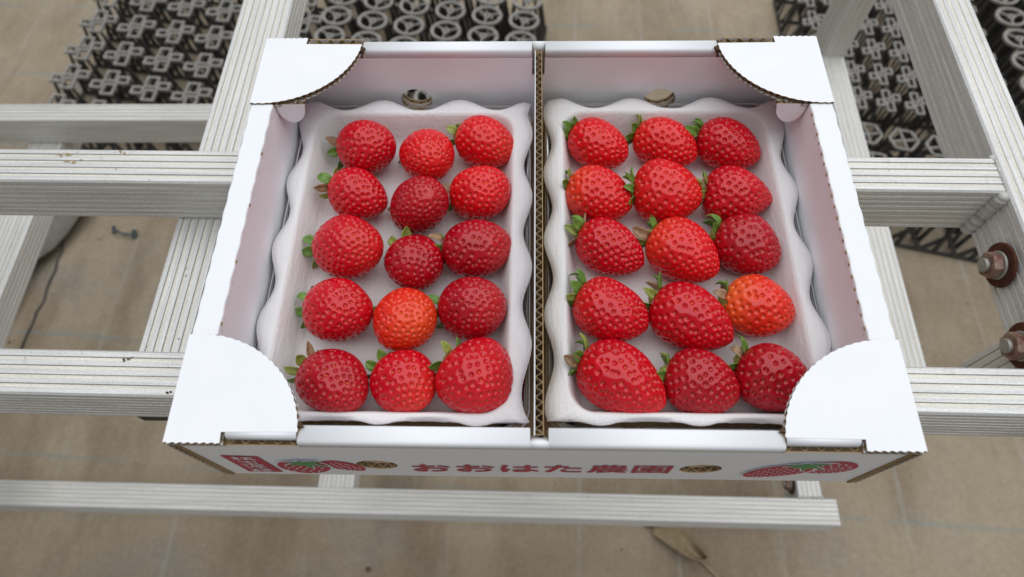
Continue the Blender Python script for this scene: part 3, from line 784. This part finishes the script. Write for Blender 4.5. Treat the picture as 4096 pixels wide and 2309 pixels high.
def berry(spec, idx):
    nm, x, y, z, L, W, a, b, yaw, el, tone, nsep, pal0, pal1 = spec
    rs = np.random.RandomState(100 + idx)
    root = empty('strawberry', (x, y, z + 0.0006))
    root.rotation_euler = (0, R(-el), R(yaw))
    tag(root, '%s strawberry in the %s tray, %s, %s berry' % (TONE[tone], 'left' if nm[0] == 'L' else 'right', ROW[nm[1]], CPOS[nm[2]]), 'strawberry', 'strawberries in the foam trays')
    n, m = 124, 216
    mx = (a/(a+b))**a * (b/(a+b))**b
    P1, P2, P3 = rs.uniform(0, 6.28, 3); k1, k2 = rs.uniform(0.01, 0.028), rs.uniform(0.008, 0.02)
    roll0 = rs.uniform(0, 6.28)
    nb = 5; bt, bp, ba, bw = rs.uniform(0.15, 0.85, nb), rs.uniform(0, 6.28, nb), rs.normal(0, 0.052, nb), rs.uniform(0.5, 0.9, nb)
    lump = 0.05 if nm == 'L53' else 0.0
    def surf(t, ph):
        r = t**a * (1-t)**b / mx * W / 2
        r = r * (1 + k1*np.cos(2*ph + P1) + k2*np.cos(3*ph + P2 + 2*t) + 0.009*np.cos(5*ph + P3)*(1-t) + lump*np.cos(ph*2 + 0.6)*(1-t))
        for q_ in range(nb):
            dp_ = np.angle(np.exp(1j*(ph - bp[q_])))
            r = r * (1 + ba[q_]*np.exp(-(dp_/bw[q_])**2 - ((t - bt[q_])/0.28)**2))
        cx_ = 0.022 * W * np.sin(3.1*t + P3)
        return np.stack([L*(t-0.5), r*np.cos(ph) + cx_, 0.95*r*np.sin(ph)], -1)
    u = np.linspace(0.0, np.pi, n); t = (1-np.cos(u))/2
    t = np.clip(t, 1e-5, 1-1e-5)
    ph = np.linspace(0, 2*np.pi, m, endpoint=False)
    TT, PH = np.meshgrid(t, ph, indexing='ij')
    V = surf(TT, PH)
    # normals
    e = 1e-4
    du = surf(np.clip(TT+e, 1e-6, 1-1e-6), PH) - surf(np.clip(TT-e, 1e-6, 1-1e-6), PH); dv = surf(TT, PH+e) - surf(TT, PH-e)
    Nn = np.cross(dv, du); Nn /= np.maximum(np.linalg.norm(Nn, axis=-1, keepdims=True), 1e-12)
    sgn = np.sign((Nn * (V - np.array([0.0, 0, 0]))).sum(-1).mean()); Nn *= sgn
    # seeds on a golden-angle spiral, denser towards the tip
    tt = np.linspace(0.03, 0.992, 400)
    rr = tt**a * (1-tt)**b / mx * W/2
    dens = (rr * np.sqrt(1 + (np.gradient(rr, tt)/L)**2)) * (0.75 + 0.9*tt**2)
    cdf = np.cumsum(dens); cdf /= cdf[-1]
    ns = int(math.pi*L*W*0.83e6/13.2*rs.uniform(0.9, 1.1))
    i = np.arange(ns); ts = np.interp((i+0.5)/ns, cdf, tt); ps = i*2.399963 + roll0
    ts = np.clip(ts + rs.normal(0, 0.004, ns), 0.02, 0.992); ps = ps + rs.normal(0, 0.05, ns)
    SP = surf(ts, ps)
    Vf = V.reshape(-1, 3)
    D = np.full(len(Vf), 1.0); 
    for c0 in range(0, len(Vf), 4000):
        d = np.linalg.norm(Vf[c0:c0+4000, None, :] - SP[None], axis=-1); D[c0:c0+4000] = d.min(1)
    tv = TT.reshape(-1)
    sp = math.sqrt((math.pi*W*L*0.8)/ns)
    rad = sp*0.43*(1.06 - 0.24*tv)
    q = np.clip((D/rad-0.34)/0.66, 0, 1); well = 1 - q*q*(3-2*q)
    core = np.exp(-(D/(rad*0.33))**2)
    dep = 0.00112*(1.0 - 0.30*tv)
    swell = 0.00006*np.clip((D-rad*0.9)/(sp*0.3), 0, 1)
    disp = -(well*0.85 + core*0.30)*dep + swell
    Vd = Vf + Nn.reshape(-1, 3)*disp[:, None]
    idxs = np.arange(n*m).reshape(n, m)
    A = idxs[:-1]; Bq = idxs[1:]
    F = np.stack([A, np.roll(A, -1, 1), np.roll(Bq, -1, 1), Bq], -1).reshape(-1, 4)
    if sgn > 0: pass
    me = bpy.data.meshes.new('fruit')
    me.vertices.add(n*m); me.vertices.foreach_set('co', Vd.astype(np.float32).ravel())
    me.loops.add(F.size); me.loops.foreach_set('vertex_index', F.astype(np.int32).ravel())
    me.polygons.add(len(F)); me.polygons.foreach_set('loop_start', np.arange(0, F.size, 4, dtype=np.int32))
    me.polygons.foreach_set('loop_total', np.full(len(F), 4, dtype=np.int32))
    me.update(calc_edges=True); me.validate()
    me.polygons.foreach_set('use_smooth', np.ones(len(me.polygons), dtype=bool))
    pale = pal0*np.clip(1-tv/0.45, 0, 1)**1.2 + pal1*np.clip((tv-0.62)/0.38, 0, 1)**1.3
    at = me.attributes.new('pale', 'FLOAT', 'POINT'); at.data.foreach_set('value', np.clip(pale, 0, 1).astype(np.float32))
    me.materials.append(BM[tone])
    o = bpy.data.objects.new('fruit', me); link(o, root)
    fix_normals(o)
    # seeds
    mb = MB()
    eN = 1e-4
    for k in range(ns):
        if ts[k] > 0.985: continue
        p = SP[k]; d1 = surf(ts[k]+eN, ps[k]) - p; d2 = surf(ts[k], ps[k]+eN) - p
        d1 /= np.linalg.norm(d1)+1e-12; nn = np.cross(d2, d1); nn /= np.linalg.norm(nn)+1e-12; nn *= sgn
        d2 = np.cross(nn, d1)
        c = p - nn*(0.00128*(1-0.30*ts[k]) - 0.00018)
        la_, lb, lc = 0.00056, 0.00029, 0.00022
        vs = [c+d1*la_, c-d1*la_, c+d2*lb, c-d2*lb, c+nn*lc, c-nn*lc, c+(d1*0.6*la_+d2*0.75*lb), c+(d1*0.6*la_-d2*0.75*lb)]
        fs = [(0,6,4),(6,2,4),(2,1,4),(1,3,4),(3,7,4),(7,0,4)]
        mb.add(vs, fs, 0 if rs.rand() > (0.75 if tone == 'd' else 0.4) else 1)
    so = mb.build('seeds', [SEED, SEEDR], root, True); tag(so, kind='stuff')
    # calyx: sepals springing from the stem end
    up = Vector((0, 0, 1))
    inv = root.rotation_euler.to_matrix().inverted()
    upl = inv @ up; base_ang = math.atan2(upl.z, upl.y)
    for s in range(nsep):
        ang = base_ang + (s - (nsep-1)/2) * (4.6/nsep) + rs.normal(0, 0.16)
        ln = rs.uniform(0.0058, 0.0102) * (1.0 if nm[0] == 'R' else 0.85) * (0.7 if nm in ('R21', 'R11') else 1.0); wd = rs.uniform(0.0042, 0.0060)
        rad_ = Vector((0, math.cos(ang), math.sin(ang))); tang = Vector((0, -math.sin(ang), math.cos(ang)))
        r0 = W*0.17; K, Mw = 9, 5; vs = []
        curl = rs.uniform(-1.6, 1.0); lift = rs.uniform(0.55, 1.0)
        p = Vector((-L/2 + L*0.012, 0, 0)) + rad_*r0; th = math.atan2(1.0, lift)
        step = ln/(K-1)
        for kk in range(K):
            f_ = kk/(K-1)
            hw = wd/2*(math.sin(math.pi*min(1, 0.18+0.82*f_)**0.9)**0.75 if f_ < 0.999 else 0.02)
            if f_ > 0.999: hw = 0.0001
            dirv = rad_*math.sin(th) + Vector((-1, 0, 0))*math.cos(th)
            nrm = dirv.cross(tang)
            for j in range(Mw):
                q = j/(Mw-1)*2-1
                vs.append(p + tang*q*hw + nrm*(abs(q)**2*hw*0.45))
            th += curl*step/ln*1.2; p = p + dirv*step
        fs = [(kk*Mw+j, kk*Mw+j+1, (kk+1)*Mw+j+1, (kk+1)*Mw+j) for kk in range(K-1) for j in range(Mw-1)]
        rnd = rs.rand()
        mt = SEP[0] if rnd < 0.62 else (SEP[1] if rnd < 0.84 else SEP[2])
        so = mk('sepal', vs, fs, mt, root, True)
        md = so.modifiers.new('s', 'SOLIDIFY'); md.thickness = 0.00035; md.offset = 0
    mb = MB(); mb.bar((-L/2 + 0.0015, 0, 0), (-L/2 - 0.0022, 0, 0.0003), W*0.19, 14, 0, W*0.05)
    mb.build('calyx', SEP[1], root, True)
for k, s in enumerate(BER): berry(s, k)

# ------------------------------------------------------------------ black seedling trays upside down on the ground
def ring_loop(mb, cx, cy, w_, h_, th, z0, z1, rot, m=0):
    c, s = math.cos(rot), math.sin(rot)
    def P(x, y, z): return (cx + x*c - y*s, cy + x*s + y*c, z)
    o_ = [(-w_/2, -h_/2), (w_/2, -h_/2), (w_/2, h_/2), (-w_/2, h_/2)]
    i_ = [(-w_/2+th, -h_/2+th), (w_/2-th, -h_/2+th), (w_/2-th, h_/2-th), (-w_/2+th, h_/2-th)]
    vs = [P(x, y, z) for z in (z0, z1) for x, y in o_ + i_]
    fs = []
    for k in range(4):
        k2 = (k+1) % 4
        fs += [(8+k, 8+k2, 12+k2, 12+k), (k, 4+k, 4+k2, k2), (k, k2, 8+k2, 8+k), (4+k, 12+k, 12+k2, 4+k2)]
    mb.add(vs, fs, m)
def annulus(mb, r0, r1, z0, z1, n=24, m=0, sx=1, sy=1):
    vs = []
    for r_, z in ((r1, z0), (r0, z0), (r1, z1), (r0, z1)):
        for i in range(n):
            a = 2*math.pi*i/n; vs.append((r_*math.cos(a)*sx, r_*math.sin(a)*sy, z))
    fs = []
    for i in range(n):
        j = (i+1) % n
        fs += [(2*n+i, 2*n+j, 3*n+j, 3*n+i), (i, n+i, n+j, j), (i, j, 2*n+j, 2*n+i), (n+i, 3*n+i, 3*n+j, n+j)]
    mb.add(vs, fs, m)
ZR, ZB = FL + 0.004, -0.452     # rim and pot base heights
def pot_meshes(kind, pu, pv):
    wall, base = MB(), MB()
    h0, h1 = ZR - FL + 0.002, ZB - FL
    if kind == 'square':
        for a, (dx, dy, w_, h_) in enumerate(((-0.04, 0.225, 0.30, 0.37), (0.07, -0.20, 0.30, 0.37), (-0.26, -0.10, 0.29, 0.25), (0.29, 0.13, 0.29, 0.25))):
            ring_loop(base, dx*pu, dy*pv, w_*pu, h_*pv, 0.0034 if pu > 0.05 else 0.0028, h1-0.0035, h1 + 0.0004*a, 0.10)
        for sx, sy, ox, oy in ((-1, 1, -0.12, 0.32), (1, 1, 0.36, 0.20), (-1, -1, -0.32, -0.18), (1, -1, 0.17, -0.30)):
            wall.bar((ox*pu, oy*pv, h1-0.003), (sx*0.45*pu, sy*0.45*pv, h0), 0.033*pu, 4, 0, 0.046*pu)
            if pu > 0.05: wall.bar((ox*pu*0.7, oy*pv*0.7, h1-0.003), (sx*0.20*pu, sy*0.47*pv, h0), 0.0018, 4, 0, 0.0028)
        wall.bar((-0.30*pu, 0, h1-0.004), (-0.47*pu, 0, h0), 0.0030, 4, 0, 0.0045)
        wall.bar((0.34*pu, 0.05*pv, h1-0.004), (0.47*pu, 0, h0), 0.0030, 4, 0, 0.0045)
    elif kind == 'round':
        r1 = 0.44*min(pu, pv*1.22); 
        annulus(base, r1*0.80, r1, h1-0.004, h1, 26, 0, 1.0, 0.86)
        annulus(base, r1*0.10, r1*0.24, h1-0.004, h1-0.0003, 14)
        for q in range(3):
            a = 2*math.pi*q/3 + 0.5
            base.bar((0.2*r1*math.cos(a), 0.2*r1*math.sin(a), h1-0.002), (0.84*r1*math.cos(a), 0.72*r1*math.sin(a), h1-0.002), 0.0020, 4)
        for q in range(8):
            a = 2*math.pi*(q+0.5)/8; c, s = math.cos(a), math.sin(a)
            wall.bar((0.92*r1*c, 0.80*r1*s, h1-0.003), (0.50*pu*c, 0.50*pv*s, h0), 0.0026, 4, 0, 0.0042)
    else:
        r1 = 0.40*min(pu, pv)
        n = 6
        for q in range(n):
            a, b = 2*math.pi*q/n, 2*math.pi*(q+1)/n
            base.bar((r1*math.cos(a), r1*math.sin(a), h1-0.002), (r1*math.cos(b), r1*math.sin(b), h1-0.002), 0.0022, 5)
        base.bar((-0.9*r1, -0.3*r1, h1-0.004), (0.9*r1, 0.3*r1, h1-0.004), 0.0021, 5)
        base.bar((-0.3*r1, 0.9*r1, h1-0.0025), (0.3*r1, -0.9*r1, h1-0.0025), 0.0021, 5)
        for q in range(n):
            a = 2*math.pi*(q+0.5)/n; c, s = math.cos(a), math.sin(a)
            wall.bar((0.86*r1*c, 0.86*r1*s, h1-0.003), (0.49*pu*c, 0.49*pv*s, h0), 0.0024, 4, 0, 0.0036)
    return wall, base
def seed_tray(kind, org, u, v, nu, nv, label):
    """org: middle of the first pot, u and v: steps to the next pot"""
    u, v = Vector((*u, 0)), Vector((*v, 0)); pu, pv = u.length, v.length
    root = empty('seedling_tray', (org[0], org[1], FL)); tag(root, label, 'seedling tray', 'black seedling trays on the ground')
    root.rotation_euler = (0, 0, math.atan2(u.y, u.x))
    inv = Matrix.Rotation(-math.atan2(u.y, u.x), 3, 'Z'); vl = inv @ v
    wm, bm_ = pot_meshes(kind, pu, pv)
    w0 = wm.build('pot', BLACKPL, root); b0 = bm_.build('pot_base', DUSTPL, w0)
    fix_normals(w0); fix_normals(b0)
    first = True
    for j in range(nv):
        for i in range(nu):
            if first: o, bo = w0, b0; first = False
            else:
                o = w0.copy(); COL.objects.link(o); o.parent = root
                bo = b0.copy(); COL.objects.link(bo); bo.parent = o
            o.location = (i*pu + j*vl.x, j*vl.y, 0)
    # lattice of rim bars
    mb = MB(); z = ZR - FL
    for j in range(nv + 1):
        a = Vector((-0.5*pu + (j-0.5)*vl.x, (j-0.5)*vl.y, z)); mb.bar(a, a + Vector((nu*pu, 0, 0)), 0.0026, 5)
    for i in range(nu + 1):
        a = Vector(((i-0.5)*pu - 0.5*vl.x, -0.5*vl.y, z + 0.001)); mb.bar(a, a + Vector((nv*vl.x, nv*vl.y, 0)), 0.0024, 5)
    o = mb.build('tray_rim', BLACKPL, root); 
    mb = MB()
    mb.bar((0, 0, 0), (pu*0.5, 0.18*pv, 0.028), 0.0034, 4); mb.bar((pu, 0, 0), (pu*0.5, 0.18*pv, 0.028), 0.0034, 4)
    s0 = mb.build('edge_strut', BLACKPL, root); fs_ = True
    for j in (0, nv):
        for i in range(nu):
            if fs_: o = s0; fs_ = False
            else: o = s0.copy(); COL.objects.link(o); o.parent = root
            o.location = ((i-0.5)*pu + (j-0.5)*vl.x, (j-0.5)*vl.y, z)
            if j: o.scale = (1, -1, 1)
    return root
seed_tray('square', (-0.7530, 0.5350, 0), (0.0695, -0.0132), (0.0040, 0.0632), 6, 6, 'black tray of square pots beyond the left rail, beside the round-pot tray')
seed_tray('round', (-0.3480, 0.5920, 0), (0.0625, -0.0124), (0.0050, 0.0480), 6, 6, 'black tray of round spoked pots behind the middle of the box')
seed_tray('square', (0.4580, 0.5560, 0), (0.0415, -0.0060), (0.0012, 0.0540), 7, 6, 'black tray of small square pots between the right-hand rails')
seed_tray('hoop', (0.4950, 0.3720, 0), (0.0500, -0.0125), (0.0010, 0.0550), 5, 3, 'black tray of open hoop pots in front of the small square-pot tray')
seed_tray('round', (0.7750, 0.5750, 0), (0.0560, -0.0070), (0.0030, 0.0500), 5, 6, 'black tray of round pots at the far right beyond the side rail')

# ------------------------------------------------------------------ things lying on the ground
def pt(n): return n
def ground_sheet():
    px = [(-0.672, 0.430), (-0.684, 0.386), (-0.691, 0.368), (-0.704, 0.338), (-0.717, 0.311), (-0.732, 0.290), (-0.743, 0.263), (-0.745, 0.237), (-0.750, 0.20)]
    vs = []; K = 7
    for j, (x, y) in enumerate(px):
        for k in range(K):
            t = k / (K-1)
            vs.append((x - 0.26*t, y + 0.03*t, FL + 0.016*(1-t)**0.7 + 0.004 + 0.004*math.sin(j*1.3 + t*5)))
    fs = [(j*K+k, (j+1)*K+k, (j+1)*K+k+1, j*K+k+1) for j in range(len(px)-1) for k in range(K-1)]
    m = mat_plain('grey_cloth', (0.17, 0.16, 0.14), (0.24, 0.22, 0.19), 0.9, 60, 0, 0.2, 0.3, 300)
    o = mk('ground_cloth', vs, fs, m, None, True); fix_normals(o)
    md = o.modifiers.new('s', 'SOLIDIFY'); md.thickness = 0.003; md.offset = -1
    tag(o, 'folded grey ground cloth with dark edge at the far left, under the low rail', 'cloth')
ground_sheet()
def tube_path(mb, pts, r, n=6):
    for a, b in zip(pts, pts[1:]): mb.bar(a, b, r, n)
mb = MB(); rnd = random.Random(8); pts = []
for i in range(15):
    t = i / 14; pts.append((-0.7185 + 0.003*math.sin(6*t) + rnd.uniform(-0.002, 0.002), 0.335 - 0.24*t, FL + 0.0025))
tube_path(mb, pts, 0.0015)  # seam of the ground cover, modelled as a thin dark tube
o = mb.build('ground_seam', mat_plain('ground_seam', (0.06, 0.06, 0.06), (0.17, 0.15, 0.13), 0.8), None); tag(o, 'thin dark seam line in the ground cover, left of the box', 'seam')
mb = MB(); pts = [(-0.644 + 0.0052*i, 0.350 - 0.0012*i, FL + 0.004 + 0.006*math.sin(i*0.9)**2) for i in range(7)]
tube_path(mb, pts, 0.0018)
mb.bar((-0.646, 0.350, FL+0.001), (-0.644, 0.358, FL+0.009), 0.003, 6); mb.bar((-0.612, 0.342, FL+0.001), (-0.609, 0.350, FL+0.010), 0.0042, 6)
o = mb.build('ground_pin', mat_plain('blue_grey_pin', (0.06, 0.08, 0.09), (0.12, 0.16, 0.18), 0.6), None); tag(o, 'small blue-grey pin holding the ground cover, left of the box', 'pin')
# dead leaf with its stalk
LEAF = mat_plain('dead_leaf', (0.23, 0.17, 0.10), (0.38, 0.30, 0.19), 0.85, 90, 0, 0.2, 0.4, 200)
lr = empty('dead_leaf', (0.178, -0.075, FL)); tag(lr, 'dry brown dead leaf with a long stalk on the ground in front', 'leaf')
vs = []; K, Mw = 14, 9; rnd = random.Random(5)
for k in range(K):
    t = k/(K-1); hw = 0.017*math.sin(math.pi*min(1, 0.12+0.88*t))**0.7 + 0.0004
    for j in range(Mw):
        q = j/(Mw-1)*2-1
        vs.append((-0.030 + 0.060*t, q*hw + 0.018*math.cos(2.6*t) - 0.012, 0.003 + 0.008*q*q + 0.004*math.sin(5*t+2*q) + rnd.uniform(0, 0.0015)))
fs = [(k*Mw+j, k*Mw+j+1, (k+1)*Mw+j+1, (k+1)*Mw+j) for k in range(K-1) for j in range(Mw-1)]
o = mk('blade', vs, fs, LEAF, lr, True); md = o.modifiers.new('s', 'SOLIDIFY'); md.thickness = 0.0006
mb = MB(); tube_path(mb, [(0.008, -0.014, 0.006), (0.022, -0.028, 0.004), (0.038, -0.044, 0.003), (0.058, -0.070, 0.0025)], 0.0016)
mb.build('stalk', mat_plain('dry_stalk', (0.36, 0.28, 0.17), (0.46, 0.37, 0.24), 0.8), lr)
vs = []
for k in range(8):
    t = k/7
    for j in range(6):
        q = j/5*2-1
        vs.append((-0.030 + 0.010*q + 0.004*math.sin(4*t), 0.006 + 0.030*t, 0.004 + 0.007*(1-q*q)*math.sin(math.pi*t) + 0.003*math.sin(7*t+3*q)))
fs = [(k*6+j, k*6+j+1, (k+1)*6+j+1, (k+1)*6+j) for k in range(7) for j in range(5)]
o = mk('blade', vs, fs, LEAF, lr, True); md = o.modifiers.new('s', 'SOLIDIFY'); md.thickness = 0.0006
# crumbs of pale grit
mb = MB(); rnd = random.Random(21)
for i in range(170):
    x, y = rnd.uniform(-0.85, 0.75), rnd.uniform(-0.2, 0.9); r = rnd.uniform(0.0010, 0.0028) * (1.5 if rnd.random() < 0.1 else 1)
    c = Vector((x, y, FL + r*0.6)); vs = []
    for d in ((1,0,0),(-1,0,0),(0,1,0),(0,-1,0),(0,0,1),(0,0,-1)): vs.append(c + Vector(d)*r*rnd.uniform(0.7, 1.2))
    mb.add(vs, [(0,2,4),(2,1,4),(1,3,4),(3,0,4),(2,0,5),(1,2,5),(3,1,5),(0,3,5)], rnd.choice((0, 0, 1)))
o = mb.build('grit', [mat_plain('pale_grit', (0.45, 0.38, 0.28), (0.62, 0.55, 0.44), 0.9), mat_plain('brown_grit', (0.16, 0.10, 0.06), (0.25, 0.17, 0.10), 0.9)], None)
tag(o, 'loose pale grit scattered over the ground cover', 'grit', kind='stuff')

# dry crumbs and plant bits lying on the rails
mb = MB(); rnd = random.Random(77)
def crumb(x, y, z, r, m):
    c = Vector((x, y, z + r*0.35)); vs = []
    for d in ((1,0,0),(-1,0,0),(0,1,0),(0,-1,0),(0,0,0.5),(0,0,-0.4)): vs.append(c + Vector(d)*r*rnd.uniform(0.5, 1.4))
    mb.add(vs, [(0,2,4),(2,1,4),(1,3,4),(3,0,4),(2,0,5),(1,2,5),(3,1,5),(0,3,5)], m)
for cx, cy, n, sp, m in ((-0.293, 0.0815, 9, 0.0035, 0), (-0.288, 0.0765, 8, 0.0030, 0), (-0.2155, -0.0535, 7, 0.0016, 1), (-0.189, -0.0715, 3, 0.001, 1), (-0.262, 0.0845, 4, 0.004, 0)):
    for k in range(n): crumb(cx + rnd.gauss(0, sp), cy + rnd.gauss(0, sp*0.35), 0.0, rnd.uniform(0.0004, 0.0010), m)
for k in range(40):
    x = rnd.uniform(-0.34, 0.26)
    if -0.155 < x < 0.155: continue
    y = (0.0705 if k % 2 else -0.0605) - 0.0117*x + rnd.uniform(-0.011, 0.011); crumb(x, y, 0.0, rnd.uniform(0.0002, 0.00045), 1)
for k in range(14): crumb(-0.217 + rnd.uniform(-0.018, 0.018), rnd.uniform(-0.04, 0.05), -0.0403, rnd.uniform(0.0002, 0.0006), 1)
o = mb.build('rail_crumbs', [mat_plain('straw_crumb', (0.34, 0.22, 0.10), (0.50, 0.36, 0.18), 0.9, 600), mat_plain('soil_crumb', (0.05, 0.035, 0.025), (0.12, 0.07, 0.045), 0.9, 600)], None)
tag(o, 'small dry plant crumbs and soil specks on the ribbed rails', 'crumbs', kind='stuff')
